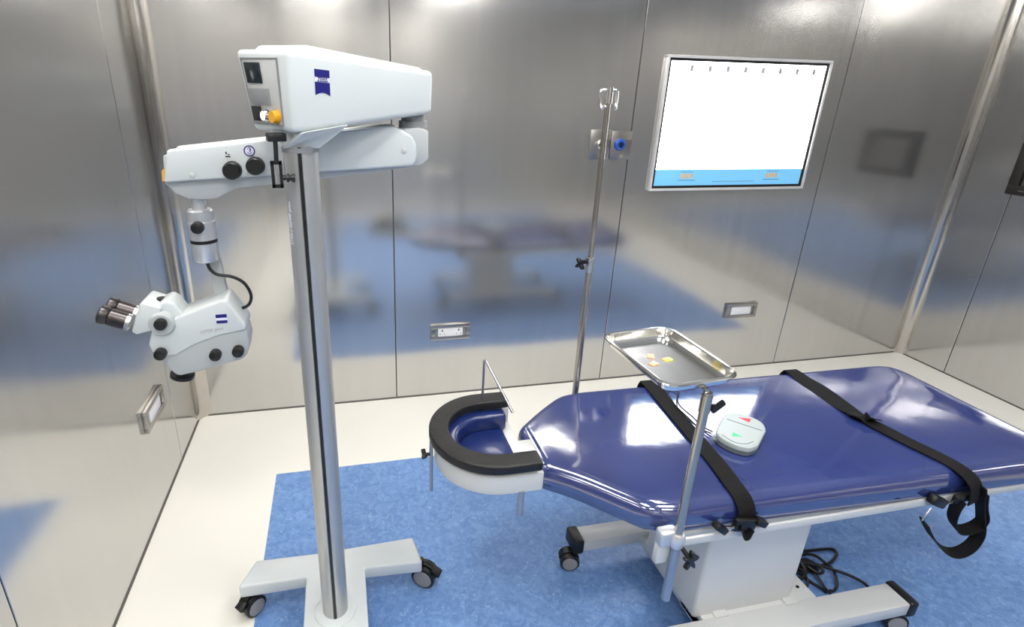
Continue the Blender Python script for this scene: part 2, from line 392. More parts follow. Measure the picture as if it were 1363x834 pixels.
# ================================================================ shared bits
def star_knob(m, c, axis, R=.02, th=.014, lobes=4):
    axis = Vector(axis).normalized(); u = axis.orthogonal().normalized(); v = axis.cross(u); pts = []
    n = lobes * 10
    for k in range(n):
        an = 2 * PI * k / n; r = R * (.66 + .34 * math.cos(lobes * an))
        pts.append(Vector(c) - axis * th / 2 + (u * math.cos(an) + v * math.sin(an)) * r)
    m.prism(pts, axis * th, bev=.0015, seg=1); return m
def round_knob(parent, c, axis, r, h, name='knob', m='black'):
    c = Vector(c); a = Vector(axis).normalized()
    return MB().lathe(c, c + a * h, [(0, r * .96), (.15, r), (.8, r), (.95, r * .92), (1, r * .8)], 24).build(name, m, parent)

def caster(parent, x, y, ztop, r, yaw, cover='wheel_grey', brake=True, lab=None):
    """twin-wheel swivel caster standing on the floor, trailing towards yaw"""
    d = Vector((math.cos(yaw), math.sin(yaw), 0)); s = Vector((-d.y, d.x, 0)); base = Vector((x, y, 0)); cz = Vector((0, 0, r + .0016))
    hub = base + d * .016 + cz
    m = MB(); m.cyl(base + Vector((0, 0, r * 1.5)), base + Vector((0, 0, ztop)), .011, n=14)
    pts = []
    for k in range(11):
        an = PI * (k / 10) + .1; pts.append(hub - s * .006 + d * math.cos(an) * r * 1.08 + Vector((0, 0, math.sin(an) * r * 1.08)))
    m.prism(pts, s * .012, bev=.001, seg=1)
    cs = m.build('caster', 'black', parent, lab)
    for sg in (-1, 1):
        MB().lathe(hub + s * sg * .008, hub + s * sg * .026, [(0, r * .9), (.15, r), (.85, r), (1, r * .9)], 28).build('wheel', 'black', cs)
        MB().lathe(hub + s * sg * .0262, hub + s * sg * .029, [(0, r * .78), (.7, r * .76), (1, r * .6)], 24).build('wheel_cover', cover, cs, 'grey wheel disc')
    if brake:
        MB().obox(hub + d * (r * 1.0) + Vector((0, 0, r * .62)), d + Vector((0, 0, -.5)), s, d * .5 + Vector((0, 0, 1)), r * .42, .015, .006, .002).build('brake_pedal', 'black', cs)
    return cs

# ================================================================ surgical microscope
MX, MY = -.077, 1.212
mic = empty('surgical_microscope', (MX, MY, 0), 'white surgical microscope hanging from a tall grey column on a wheeled base', 'microscope')
# base: H-plan beam on four casters
def base_bm():
    t = bmesh.new(); zt, zb = .15, .100
    o = [(-.372, 1.347), (-.168, 1.347), (-.168, 1.02), (-.372, 1.02), (-.372, .925), (.200, .925), (.200, 1.02), (.016, 1.02), (.016, 1.347), (.202, 1.336), (.185, 1.446), (-.132, 1.437), (-.33, 1.444)]
    m = MB(); m.prism([(x, y, zb) for x, y in o], (0, 0, zt - zb), bev=.008, seg=3); return m
bs = base_bm().build('base', 'white', mic)
MB().lathe((MX, MY, .15), (MX, MY, .156), [(0, .062), (.6, .060), (1, .052)], 40).build('collar_ring', 'white', bs)
caster(mic, -.335, 1.392, .101, .036, 3.9, brake=True)
caster(mic, .205, 1.392, .101, .041, -.55)
caster(mic, -.335, .965, .101, .034, 3.6)
caster(mic, .175, .965, .101, .034, -.3)
# column
R = .0365
m = MB(); pts = []
for k in range(48):
    an = 2 * PI * k / 48 - PI / 2
    dd = abs((an + PI / 2 + PI) % (2 * PI) - PI)
    rr = R if dd > .12 else R - .004
    pts.append((MX + rr * math.cos(an), MY + rr * math.sin(an), .151))
m.prism(pts, (0, 0, 1.335))
colm = m.build('column', 'alu', mic)
MB().box(MX - .0032, MX + .0032, MY - R - .0004, MY - R + .006, .151, 1.486).build('groove', 'black', colm, 'black groove down the column')
m = MB()
an = -PI / 2 - .98; tx, ty = MX + (R + .0005) * math.cos(an), MY + (R + .0005) * math.sin(an)
m.text('S100 / OPMI pico', (tx, ty, 1.325), (0, 0, 1), Vector((math.sin(an), -math.cos(an), 0)) * 1.0, .0135, .0006, True)
m.build('column_lettering', 'white_print', colm, 'small white vertical lettering')
# control housing: tapering, turned box
Nt, Nb = Vector((-.079, 1.13, 1.668)), Vector((-.081, 1.13, 1.516))
Et, Eb = Vector((-.198, 1.277, 1.673)), Vector((-.173, 1.250, 1.514))
Rt, Rb = Vector((.240, 1.388, 1.645)), Vector((.236, 1.385, 1.546))
Qt, Qb = Vector((.148, 1.500, 1.648)), Vector((.158, 1.490, 1.546))
hs = MB().hexa([Nb, Rb, Qb, Eb, Nt, Rt, Qt, Et], .013, 4).build('control_housing', 'white', mic)
up = Vector((0, 0, 1))
def inset4(a, b, c, d, k, z):
    ce = (a + b + c + d) / 4
    return [p + (ce - p).normalized() * k + up * z for p in (a, b, c, d)]
lo = inset4(Nt, Rt, Qt, Et, .020, -.004); hi = inset4(Nt, Rt, Qt, Et, .040, .013); hi[1].z -= .008; hi[2].z -= .008
ax = (Rt - Nt).normalized()
for L_ in (lo, hi): L_[0] += ax * .012; L_[3] += ax * .012
MB().hexa(lo + hi, .006, 3).build('lid', 'white', hs)
# end panel with its controls; f(s,t,o): s across (0 near corner, 1 far), t down, o outwards
nrm = ((Eb - Nb).cross(Nt - Nb)).normalized()
if nrm.dot(Vector((-1, -.3, 0))) < 0: nrm = -nrm
def f(s, t, o=0.): return lerp(lerp(Nt, Nb, t), lerp(Et, Eb, t), s) + nrm * o
def plate(s0, s1, t0, t1, o0, o1, bev=0.): return MB().hexa([f(s0, t1, o0), f(s1, t1, o0), f(s1, t0, o0), f(s0, t0, o0), f(s0, t1, o1), f(s1, t1, o1), f(s1, t0, o1), f(s0, t0, o1)], bev)
cp = plate(.22, .88, .12, .90, -.004, .0015, .001).build('control_panel', 'panel_grey', hs, 'grey control panel set in the housing end')
m = MB()
for s0, s1, t0, t1 in ((.205, .895, .105, .12), (.205, .895, .90, .915), (.205, .22, .12, .90), (.88, .895, .12, .90)):
    m.hexa([f(s0, t1, -.002), f(s1, t1, -.002), f(s1, t0, -.002), f(s0, t0, -.002), f(s0, t1, .003), f(s1, t1, .003), f(s1, t0, .003), f(s0, t0, .003)], 0)
m.build('panel_rim', 'grey2', cp)
plate(.53, .83, .16, .41, .0015, .005, .001).build('display', 'lcd', cp, 'dark display window')
pl = plate(.42, .82, .47, .67, .0015, .006, .001).build('nameplate', 'grey2', cp, 'mid grey nameplate')
m = MB(); m.text('OPMI pico', f(.62, .57, .0063), f(0, .5) - f(1, .5), f(.5, 0) - f(.5, 1), .014, .0004); m.build('nameplate_lettering', 'black', cp) if False else m.bm.free()
plate(.66, .84, .69, .87, .0015, .007, .001).build('rocker_switch', 'black', cp)
c0 = f(.535, .80, .0015); MB().lathe(c0, c0 + nrm * .012, [(0, .013), (.5, .012), (1, .009)], 20).build('socket_ring', 'chrome', cp)
c0 = f(.32, .805, .0015); MB().lathe(c0, c0 + nrm * .014, [(0, .0135), (.3, .0125), (1, .0115)], 20).build('push_button', 'yellow', cp, 'yellow round button')
# blue square maker's mark on the housing side
side = ((Rb - Nb).cross(Nt - Nb)).normalized()
if side.y > 0: side = -side
def g(s, t, o=0.): return lerp(lerp(Nt, Nb, t), lerp(Rt, Rb, t), s) + side * o
gs = .036; s0 = .135
def gp(u, v, o): return g(s0, .20, o) + ax * u * gs + (Nb - Nt).normalized() * v * gs
def badge(name, pl_, o0, o1, m_, par, lab=None): return MB().prism([gp(u, v, o0) for u, v in pl_], side * (o1 - o0)).build(name, m_, par, lab)
bd = badge('badge', [(0, .34), (1, .34), (1, .62), (0, .62)], .0002, .0010, 'white_print', hs, 'pale band of the square blue badge')
badge('badge_top', [(0, 0), (1, 0), (1, .40), (0, .40)], .0002, .0012, 'blue_print', hs, 'blue upper bar of the badge')
lowp = [(0, .66), (1, .66), (1, 1.34)] + [(1 - k / 8, 1.34 - .16 * math.sin(PI * k / 8)) for k in range(1, 8)] + [(0, 1.34)]
badge('badge_bottom', lowp, .0002, .0012, 'blue_print', hs, 'blue lower bar of the badge with a curved foot')
MB().text('ZEISS', gp(.5, .53, .0012), ax, Nt - Nb, gs * .30, .0005, True).build('badge_lettering', 'blue_print', hs)
# bracket that joins housing and column
c3 = Vector((MX, MY, 0)); n3 = Vector((-ax.y, ax.x, 0)).normalized(); axh = Vector((ax.x, ax.y, 0)).normalized()
top4 = [c3 + axh * i + n3 * j + up * z for i, j, z in ((-.036, -.070, 1.518), (.085, -.066, 1.530), (.085, .05, 1.530), (-.036, .05, 1.516))]
bot4 = [c3 + Vector((i, j, 1.482)) for i, j in ((-.036, -.030), (.040, -.030), (.040, .036), (-.036, .036))]
MB().hexa(bot4 + top4, .006, 2).build('bracket', 'white', mic)
MB().lathe((MX, MY, 1.474), (MX, MY, 1.484), [(0, .0385), (1, .0385)], 32).build('collar', 'grey2', mic)
# black hanging holder with thumb screw
m = MB()
m.obox((-.119, 1.165, 1.507), (1, .3, 0), (-.3, 1, 0), (0, 0, 1), .018, .014, .008, .002)
m.cyl((-.1205, 1.16, 1.505), (-.122, 1.157, 1.455), .0045, n=10)
for dx in (-.008, .008): m.box(-.1225 + dx - .0028, -.1225 + dx + .0028, 1.150, 1.160, 1.408, 1.460)
for z in (1.408, 1.455): m.box(-.1225 - .0108, -.1225 + .0108, 1.150, 1.160, z, z + .007)
hk = m.build('handle_holder', 'black', mic, 'black slotted holder hanging under the housing')
MB().box(-.1255, -.1195, 1.152, 1.158, 1.415, 1.455).build('slot_insert', 'silver', hk)
m = MB(); m.lathe((-.112, 1.155, 1.428), (-.088, 1.155, 1.427), [(0, .005), (.3, .005), (.35, .009), (.5, .009), (.55, .006), (.7, .006), (.75, .009), (1, .009)], 14); m.build('thumb_screw', 'black', hk)
# pivot and spring arm
MB().lathe((.190, 1.412, 1.512), (.190, 1.412, 1.552), [(0, .036), (.4, .036), (.45, .030), (1, .030)], 32).build('pivot', 'grey2', mic)
def q(x, z, y): k = y / 1.38; return Vector((x * k, y, 1.6 + (z - 1.6) * k))
yf = 1.345
core = [(-.395, 1.385), (-.375, 1.362), (-.350, 1.350), (-.315, 1.347), (-.285, 1.350), (-.262, 1.362), (-.235, 1.373), (-.12, 1.385), (.06, 1.404), (.205, 1.424), (.222, 1.440), (.222, 1.508), (.20, 1.514), (.145, 1.512), (-.39, 1.45)]
arm_core = MB().prism([(x, 1.362, z) for x, z in core], (0, .062, 0), bev=.005, seg=2).build('arm_core', 'grey', mic, 'grey inner core of the spring arm')
cov = [(-.402, 1.385), (.183, 1.420), (.192, 1.430), (.196, 1.448), (.194, 1.474), (.183, 1.494), (.145, 1.516), (.120, 1.517), (-.385, 1.460)]
arm = MB().prism([q(x, z, yf) for x, z in cov], (0, .022, 0), bev=.006, seg=3).build('spring_arm', 'white', mic)
MB().prism([q(x, z, yf) + Vector((0, .080, 0)) for x, z in cov], (0, .020, 0), bev=.006, seg=3).build('arm_cover', 'white', arm)
MB().prism([q(x, z, yf) + Vector((0, .021, 0)) for x, z in [(-.385, 1.4), (-.10, 1.42), (-.10, 1.484), (-.38, 1.4585)]], (0, .060, 0), bev=.003, seg=2).build('top_cover', 'white', arm)
MB().prism([q(x, z, yf) + Vector((-.0015, .004, 0)) for x, z in [(-.404, 1.388), (-.396, 1.388), (-.392, 1.405), (-.396, 1.418), (-.402, 1.412)]], (0, .018, 0)).build('amber_window', 'tan', arm, 'small amber window on the arm end')
for x, z in ((-.246, 1.414), (-.193, 1.424)):
    p = q(x, z, yf); MB().lathe(p, p - Vector((0, .024, 0)), [(0, .019), (.1, .021), (.85, .020), (1, .017)], 28).build('adjusting_knob', 'black', arm)
p = q(-.204, 1.458, yf) - Vector((0, .0006, 0)); m = MB()
m.lathe(p, p - Vector((0, .0006, 0)), [(0, .0125), (1, .0125)], 28); m.build('symbol_disc', 'blue_print', arm, 'small round blue symbol')
m = MB(); m.lathe(p - Vector((0, .0007, 0)), p - Vector((0, .0011, 0)), [(0, .0098), (1, .0098)], 24); m.build('symbol_face', 'white_print', arm)
m = MB(); m.text('\u2195', p - Vector((0, .0016, 0)), (1, 0, 0), (0, 0, 1), .016, .0004)
if len(m.bm.verts) < 3: m.box(p.x - .001, p.x + .001, p.y - .0018, p.y - .0014, p.z - .006, p.z + .006)
m.build('symbol_arrow', 'blue_print', arm)
p = q(-.253, 1.452, yf); m = MB(); m.box(p.x - .006, p.x + .005, p.y - .0008, p.y + .001, p.z - .008, p.z - .0055); m.box(p.x - .005, p.x - .002, p.y - .0008, p.y + .001, p.z - .001, p.z + .004); m.box(p.x, p.x + .004, p.y - .0008, p.y + .001, p.z - .003, p.z - .001); m.build('printed_mark', 'black', arm)
for x, z in ((-.337, 1.402), (.163, 1.458)):
    p = q(x, z, yf); MB().lathe(p, p - Vector((0, .003, 0)), [(0, .007), (.7, .0065), (1, .005)], 16).build('screw_cap', 'panel_grey', arm)
# suspension under the arm
SX, SY = -.335, 1.392
MB().cyl((SX, SY, 1.318), (SX, SY, 1.352), .017).build('neck', 'satin', mic)
sus = MB().lathe((SX, SY, 1.245), (SX, SY, 1.320), [(0, .0305), (.6, .0305), (.62, .029), (.95, .029), (1, .026)], 32).build('suspension', 'satin', mic)
MB().cyl((SX, SY, 1.238), (SX, SY, 1.246), .0315, n=32).build('black_ring', 'black', sus)
MB().lathe((SX, SY, 1.190), (SX, SY, 1.238), [(0, .028), (.06, .030), (1, .030)], 32).build('lower_sleeve', 'satin', sus)
round_knob(sus, (SX - .002, SY - .026, 1.282), (0, -1, 0), .0145, .02, 'clamp_knob')
MB().prism([(SX - .004, 1.405, 1.192), (SX + .026, 1.405, 1.192), (SX + .038, 1.405, 1.05), (SX + .006, 1.405, 1.05)], (0, .02, 0), bev=.002).build('drop_arm', 'grey', mic, 'flat pale grey drop arm')
MB().tube([(SX + .002, SY - .01, 1.192), (SX + .006, SY - .012, 1.172), (SX + .022, SY - .012, 1.155), (SX + .055, SY - .01, 1.147), (SX + .082, SY - .008, 1.128), (SX + .095, SY - .006, 1.095), (SX + .088, SY - .004, 1.068), (SX + .066, SY, 1.055), (SX + .045, SY, 1.055)], .0042).build('light_cable', 'cable', mic, 'black curling cable')
# microscope body (side outline, 10 cm deep)
yb0, yb1 = 1.335, 1.425
def body(pts, y0, y1, bev, name, m_, par, lab=None): return MB().prism([q(x, z, y0) for x, z in pts], (0, y1 - y0, 0), bev=bev, seg=3).build(name, m_, par, lab)
sil_low = [(-.490, .945), (-.452, .882), (-.440, .876), (-.400, .884), (-.282, .911), (-.266, .925), (-.258, .965), (-.262, 1.00), (-.40, .99), (-.47, .955)]
mb = body(sil_low, yb0 + .005, yb1 - .005, .008, 'microscope_body', 'grey', mic, 'grey lower half of the microscope head')
sil_up = [(-.497, .952), (-.502, .972), (-.488, 1.012), (-.425, 1.045), (-.313, 1.085), (-.300, 1.083), (-.286, 1.058), (-.262, 1.015), (-.262, .996), (-.33, .985), (-.396, .962), (-.44, .938), (-.485, .934)]
sh = body(sil_up, yb0, yb1, .010, 'upper_shell', 'white', mb, 'white upper shell')
for x, z, y in ((-.474, .950, yb0), (-.343, .936, yb0 + .005), (-.286, .942, yb0 + .005)):
    round_knob(mb, q(x, z, y), (0, -1, 0), .0145, .020, 'focus_knob')
MB().cyl((-.432, 1.372, .8805), (-.430, 1.372, .8885), .030, n=32).build('objective_ring', 'black', mb, 'black objective ring under the head')
MB().cyl((-.4325, 1.372, .8790), (-.432, 1.372, .8806), .025, n=32).build('objective_lens', 'glass', mb)
# small square badge on the head
pc = q(-.3175, 1.034, yb0); bx = .013
MB().box(pc.x - bx, pc.x + bx, pc.y - .0012, pc.y + .001, pc.z + .003, pc.z + .012).build('badge_top', 'blue_print', sh)
MB().box(pc.x - bx, pc.x + bx, pc.y - .0012, pc.y + .001, pc.z - .012, pc.z - .004).build('badge_bottom', 'blue_print', sh)
MB().box(pc.x - bx, pc.x + bx, pc.y - .0009, pc.y + .001, pc.z - .004, pc.z + .003).build('badge_band', 'white_print', sh)
tx = q(-.345, 1.003, yb0); MB().text('OPMI pico', (tx.x, tx.y - .0006, tx.z), (1, 0, .16), (-.16, 0, 1), .013, .0006).build('head_lettering', 'grey_print', sh)
# inclinable tube: hub, prism block, two eyepieces
hub = q(-.452, 1.040, 1.36)
tb = MB().lathe((hub.x, 1.325, hub.z), (hub.x, 1.435, hub.z), [(0, .026), (.08, .031), (.92, .031), (1, .026)], 32).build('tube_hub', 'grey', mb)
MB().prism([q(x, z, 1.345) for x, z in [(-.478, 1.05), (-.462, 1.085), (-.440, 1.094), (-.424, 1.082), (-.405, 1.045), (-.43, 1.03)]], (0, .07, 0), bev=.008, seg=3).build('hub_cover', 'white', tb)
round_knob(tb, (hub.x + .002, 1.326, hub.z + .006), (0, -1, 0), .0145, .016, 'hub_knob')
MB().cyl(q(-.452, 1.080, 1.38), q(-.452, 1.101, 1.38), .010, n=16).build('top_stud', 'black', tb)
MB().prism([q(x, z, 1.335) for x, z in [(-.505, 1.085), (-.497, 1.090), (-.455, 1.072), (-.465, 1.025), (-.485, 1.012), (-.525, 1.003), (-.535, 1.012)]], (0, .09, 0), bev=.008, seg=3).build('prism_block', 'white', tb)
eax = Vector((-.90, 0, .40)).normalized()
for yy, lab in ((1.405, 'far'), (1.350, 'near')):
    s_ = q(-.518, 1.048, 1.378); s_ = Vector((s_.x, yy, s_.z))
    ep = MB().lathe(s_, s_ + eax * .030, [(0, .013), (.1, .018), (.9, .018), (1, .017)], 28).build('eyepiece', 'silver', tb)
    MB().lathe(s_ + eax * .010, s_ + eax * .052, [(0, .019), (.05, .0215), (.95, .0215), (1, .019)], 28).build('grip_sleeve', 'eye_dark', ep, 'dark ribbed grip sleeve')
    MB().lathe(s_ + eax * .052, s_ + eax * .074, [(0, .021), (.2, .0235), (.85, .0235), (1, .020)], 28).build('eyecup', 'eye_dark', ep)
    MB().cyl(s_ + eax * .0735, s_ + eax * .0745, .014, n=20).build('eye_lens', 'glass', ep)
    MB().lathe(s_ + eax * .004, s_ + eax * .012, [(0, .0215), (1, .0215)], 28).build('grip_ring', 'silver', ep)

# ================================================================ operating table
TY = 1.2575
tab = empty('operating_table', (1.15, TY, 0), 'white operating table with a glossy navy mattress and head rest', 'operating table')
def rounded(poly, rad, n=6):
    out = []; N = len(poly)
    for i in range(N):
        p0, p1, p2 = Vector(poly[i - 1]), Vector(poly[i]), Vector(poly[(i + 1) % N])
        r = rad[i]
        if r <= 0: out.append(p1); continue
        a = (p0 - p1).normalized(); b = (p2 - p1).normalized(); d = min(r, (p0 - p1).length * .45, (p2 - p1).length * .45)
        A, B = p1 + a * d, p1 + b * d
        for k in range(n + 1):
            t = k / n; out.append(A * (1 - t) ** 2 + p1 * 2 * t * (1 - t) + B * t * t)
    return out
def resample(pts, step):
    out = []; N = len(pts)
    for i in range(N):
        a, b = pts[i], pts[(i + 1) % N]; L = (b - a).length; k = max(1, int(L / step))
        for j in range(k): out.append(a + (b - a) * j / k)
    return out
def offset(pts, d):
    out = []; N = len(pts)
    for i in range(N):
        t = (pts[(i + 1) % N] - pts[i - 1]).normalized(); out.append(pts[i] + Vector((-t.y, t.x)) * d)
    return out
outl = [(.518, 1.19), (.60, 1.128), (.68, 1.045), (.745, .975), (.82, .957), (2.168, .928), (2.168, 1.548), (.80, 1.566), (.72, 1.552), (.62, 1.478), (.518, 1.388)]
ol = resample(rounded(outl, [.03, .06, .06, .07, .08, .09, .10, .06, .07, .07, .03]), .025)
m = MB(); rings = []
for dd, z in ((.004, .5215), (0, .530), (-.003, .555), (0, .575), (.006, .587), (.014, .595), (.024, .600), (.036, .602)):
    rings.append([m.bm.verts.new((p.x, p.y, z)) for p in offset(ol, dd)])
N = len(ol)
for a, b in zip(rings, rings[1:]):
    for i in range(N): m.bm.faces.new([a[i], a[(i + 1) % N], b[(i + 1) % N], b[i]])
m.bm.faces.new(rings[-1]); m.bm.faces.new(rings[0][::-1])
mt = m.build('mattress', 'mattress', tab, 'glossy navy blue mattress', recalc=True)
# table frame plate and side rails
m = MB(); fr = [(.79, .985), (.83, .962), (2.14, .945), (2.14, 1.555), (.83, 1.556), (.79, 1.53)]
m.prism([(x, y, .497) for x, y in fr], (0, 0, .024), bev=.003).build('frame', 'white2', tab)
for y, lab in ((.941, 'near'), (1.568, 'far')):
    rl = MB().box(.80, 2.10, y - .004, y + .004, .496, .519, .001).build('side_rail', 'white2', tab)
# pedestal
pd = MB().hexa([(.976, 1.0, .115), (1.322, 1.0, .115), (1.322, 1.27, .115), (.976, 1.27, .115), (.982, 1.0, .498), (1.322, 1.0, .498), (1.322, 1.30, .498), (.982, 1.30, .498)], .014, 4).build('pedestal', 'white2', tab)
MB().box(1.0, 1.408, .986, 1.09, .07, .128, .004).build('foot_plate', 'white2', tab)
MB().box(1.285, 1.33, .976, 1.02, .126, .137, .002).build('base_bracket', 'white2', tab); MB().box(1.04, 1.085, .980, 1.015, .126, .136, .002).build('base_bracket', 'white2', tab)
MB().cyl((1.375, 1.03, .128), (1.375, 1.03, .131), .005, n=10).build('screw', 'black', tab)
m = MB(); m.box(1.0, 1.30, .95, 1.40, .075, .112, .003); m.build('base_plate', 'white2', tab)
def beam(x0, x1, y0, y1, zt, zb, parent):
    return MB().hexa([(x0, y0, zb), (x1, y0, zb), (x1, y1, zb), (x0, y1, zb), (x0, y0, zt), (x1, y0, zt), (x1, y1, zt), (x0, y1, zt)], .004, 2).build('base_beam', 'white2', parent)
beam(.77, 1.675, .905, .987, .13, .085, tab)
beam(.775, 1.675, 1.331, 1.402, .13, .085, tab)
for xa, xb, y0, y1 in ((.738, .776, 1.326, 1.407), (.738, .771, .900, .992), (1.674, 1.706, .900, .992), (1.674, 1.706, 1.326, 1.407)):
    MB().box(xa, xb, y0, y1, .078, .135, .008, 3).build('end_cap', 'black', tab, 'black rubber end cap')
caster(tab, .752, 1.352, .085, .034, 2.9, brake=False); caster(tab, .80, .945, .085, .034, 3.6, brake=False)
caster(tab, 1.665, .945, .085, .034, -.4, brake=False); caster(tab, 1.665, 1.366, .085, .034, .3, brake=False)

# head rest: white shell, navy cushions, black foam wrist-rest ring
def ushape(cx_, cy_, r, xe, n=28):
    return [(xe, cy_ - r)] + [(cx_ + r * math.cos(a), cy_ + r * math.sin(a)) for a in [-PI / 2 - PI * k / n for k in range(n + 1)]] + [(xe, cy_ + r)]
def uband(cx_, cy_, ro, ri, xe, z0, z1, bev, name, m_, par, lab=None):
    o = ushape(cx_, cy_, ro, xe); i = ushape(cx_, cy_, ri, xe)
    t = bmesh.new(); K = len(o); L = [[t.verts.new((*p, z)) for p in s] for s, z in ((o, z0), (o, z1), (i, z1), (i, z0))]
    for k in range(K - 1):
        for a in range(4):
            b = (a + 1) % 4; t.faces.new([L[a][k], L[a][k + 1], L[b][k + 1], L[b][k]])
    t.faces.new([L[a][0] for a in range(4)]); t.faces.new([L[a][-1] for a in range(3, -1, -1)])
    mm = MB(); mm._merge(t, bev, 3, .5); return mm.build(name, m_, par, lab)
HY = 1.259
shell = uband(.395, HY, .168, .148, .492, .600, .660, .005, 'headrest_shell', 'white2', tab, 'white horseshoe head-rest shell')
m = MB(); u = ushape(.395, HY, .160, .492); m.prism([(x, y, .598) for x, y in u], (0, 0, .008)); m.build('shell_floor', 'white2', shell)
uband(.395, HY, .146, .098, .470, .607, .668, .012, 'head_cushion', 'navy_dark', tab, 'navy blue padded horseshoe cushion')
m = MB(); u = ushape(.395, HY, .097, .455); m.prism([(x, y, .607) for x, y in u], (0, 0, .014), bev=.004, seg=2); m.build('seat_pad', 'navy_dark', tab, 'flat navy pad inside the head rest')
uband(.392, HY, .181, .124, .482, .674, .702, .006, 'wrist_rest', 'rubber', tab, 'black foam horseshoe wrist rest')
m = MB(); m.box(.46, .60, 1.20, 1.32, .575, .597, .004); m.build('headrest_bracket', 'white2', tab)
for x, y in ((.242, 1.30), (.40, 1.417), (.40, 1.101), (.283, 1.148)): MB().cyl((x, y, .655), (x, y, .678), .006, n=10).build('support_pin', 'white2', tab)
rd = MB().cyl((.2165, 1.262, .500), (.2165, 1.262, .672), .0055, n=12).build('support_rod', 'tube_grey', tab)
m = MB(); star_knob(m, (.196, 1.262, .628), (1, .15, 0), .017, .012, 3); m.cyl((.198, 1.262, .628), (.216, 1.262, .628), .005, n=10); m.build('clamp_knob', 'black', tab)
MB().cyl((.432, 1.094, .525), (.432, 1.094, .606), .0085, n=14).build('support_rod', 'tube_grey', tab)
MB().tube([(.402, 1.405, .690), (.402, 1.405, .80), (.401, 1.402, .833), (.405, 1.395, .838), (.412, 1.386, .826), (.467, 1.300, .712)], .0042, res=3).build('drape_hoop', 'silver', tab, 'thin bent steel drape hoop')

# ================================================================ straps across the mattress
def strap(name, top, wtop, hang, whang, label, org):
    root = empty(name, org, label, 'strap', None)
    pts = top; m = MB(); m.ribbon(pts, wtop, .052, .0035, 6)
    m.build('webbing_band', 'webbing', root)
    return root
X_ = (1, 0, 0)
top1 = [(1.085, 1.588, .520), (1.083, 1.590, .560), (1.080, 1.572, .602), (1.078, 1.55, .6075), (1.062, 1.40, .6078), (1.045, 1.25, .6078), (1.028, 1.10, .6078), (1.010, 1.00, .6075), (1.008, .965, .600), (1.010, .946, .578), (1.012, .943, .555), (1.004, .940, .528)]
s1 = strap('body_strap', top1, [X_] * len(top1), None, None, 'black webbing strap across the mattress, passing behind the tray pole', (1.05, 1.25, .60))
m = MB(); m.obox((1.0, .932, .543), (1, 0, -.18), (0, 1, 0), (.18, 0, 1), .034, .008, .019, .005)
m.obox((.925, .930, .548), (1, 0, -.8), (0, 1, 0), (.8, 0, 1), .021, .012, .010, .004); m.obox((1.048, .930, .545), (1, 0, -.5), (0, 1, 0), (.5, 0, 1), .016, .012, .010, .004)
m.build('buckle', 'black', s1)
MB().cyl((.940, .930, .544), (.972, .930, .540), .004, n=10).build('buckle_bar', 'chrome', s1, 'bright metal bar of the buckle')
m = MB(); m.ribbon([(.985, .925, .550), (.99, .918, .528), (1.005, .922, .512), (1.02, .926, .53)], [(.3, .6, .4)] * 4, .022, .003); m.build('loose_end', 'webbing', s1)
top2 = [(1.69, 1.572, .520), (1.69, 1.574, .560), (1.689, 1.556, .600), (1.688, 1.535, .6075), (1.674, 1.46, .6085), (1.664, 1.38, .612), (1.660, 1.30, .610), (1.662, 1.22, .612), (1.672, 1.17, .609), (1.69, 1.08, .608), (1.712, 1.0, .607), (1.725, .945, .601), (1.740, .914, .575), (1.748, .908, .54), (1.75, .907, .512)]
wt = [X_, X_, X_, X_, (1, .1, .25), (1, .1, .55), (1, .1, .35), (1, .15, -.15), (1, .15, 0), (1, .2, 0), (1, .25, 0), (1, .2, 0), (1, .2, .1), (1, .2, .1), (1, .2, 0)]
s2 = strap('leg_strap', top2, wt, None, None, 'black webbing strap near the foot end with its loop hanging over the side', (1.69, 1.2, .60))
m = MB(); m.ribbon([(1.640, 1.24, .614), (1.655, 1.20, .622), (1.69, 1.185, .618)], [(.6, -.6, .1)] * 3, .040, .004); m.build('strap_fold', 'webbing', s2)
yh = .915
m = MB()
m.ribbon([(1.770, yh, .565), (1.795, yh, .50), (1.830, yh, .43), (1.850, yh, .375), (1.835, yh, .325), (1.790, yh, .308), (1.735, yh, .330), (1.670, yh, .385), (1.625, yh, .435), (1.605, yh, .462)], [(.2, 1, .2)] * 10, .036, .004)
m.build('hanging_loop', 'webbing', s2)
m = MB()
m.ribbon([(1.712, yh, .525), (1.712, yh + .004, .49), (1.722, yh + .006, .445), (1.752, yh + .006, .405), (1.795, yh + .006, .392), (1.832, yh + .004, .405), (1.838, yh, .44), (1.808, yh, .495), (1.79, yh, .54)], [(.15, 1, .3)] * 9, .034, .004)
m.build('hanging_loop', 'webbing', s2)
m = MB(); m.obox((1.640, .925, .522), (1, 0, -.5), (0, 1, 0), (.5, 0, 1), .030, .012, .015, .006); m.obox((1.74, .918, .530), (1, 0, .1), (0, 1, 0), (0, 0, 1), .05, .008, .014, .005); m.build('buckle', 'black', s2)
MB().cyl((1.66, .922, .512), (1.72, .920, .512), .0035, n=8).build('buckle_bar', 'silver', s2)
m = MB(); m.tube([(1.62, .92, .505), (1.606, .918, .48), (1.602, .918, .462)], .003, n=6, res=3); m.build('buckle_bar', 'silver', s2)

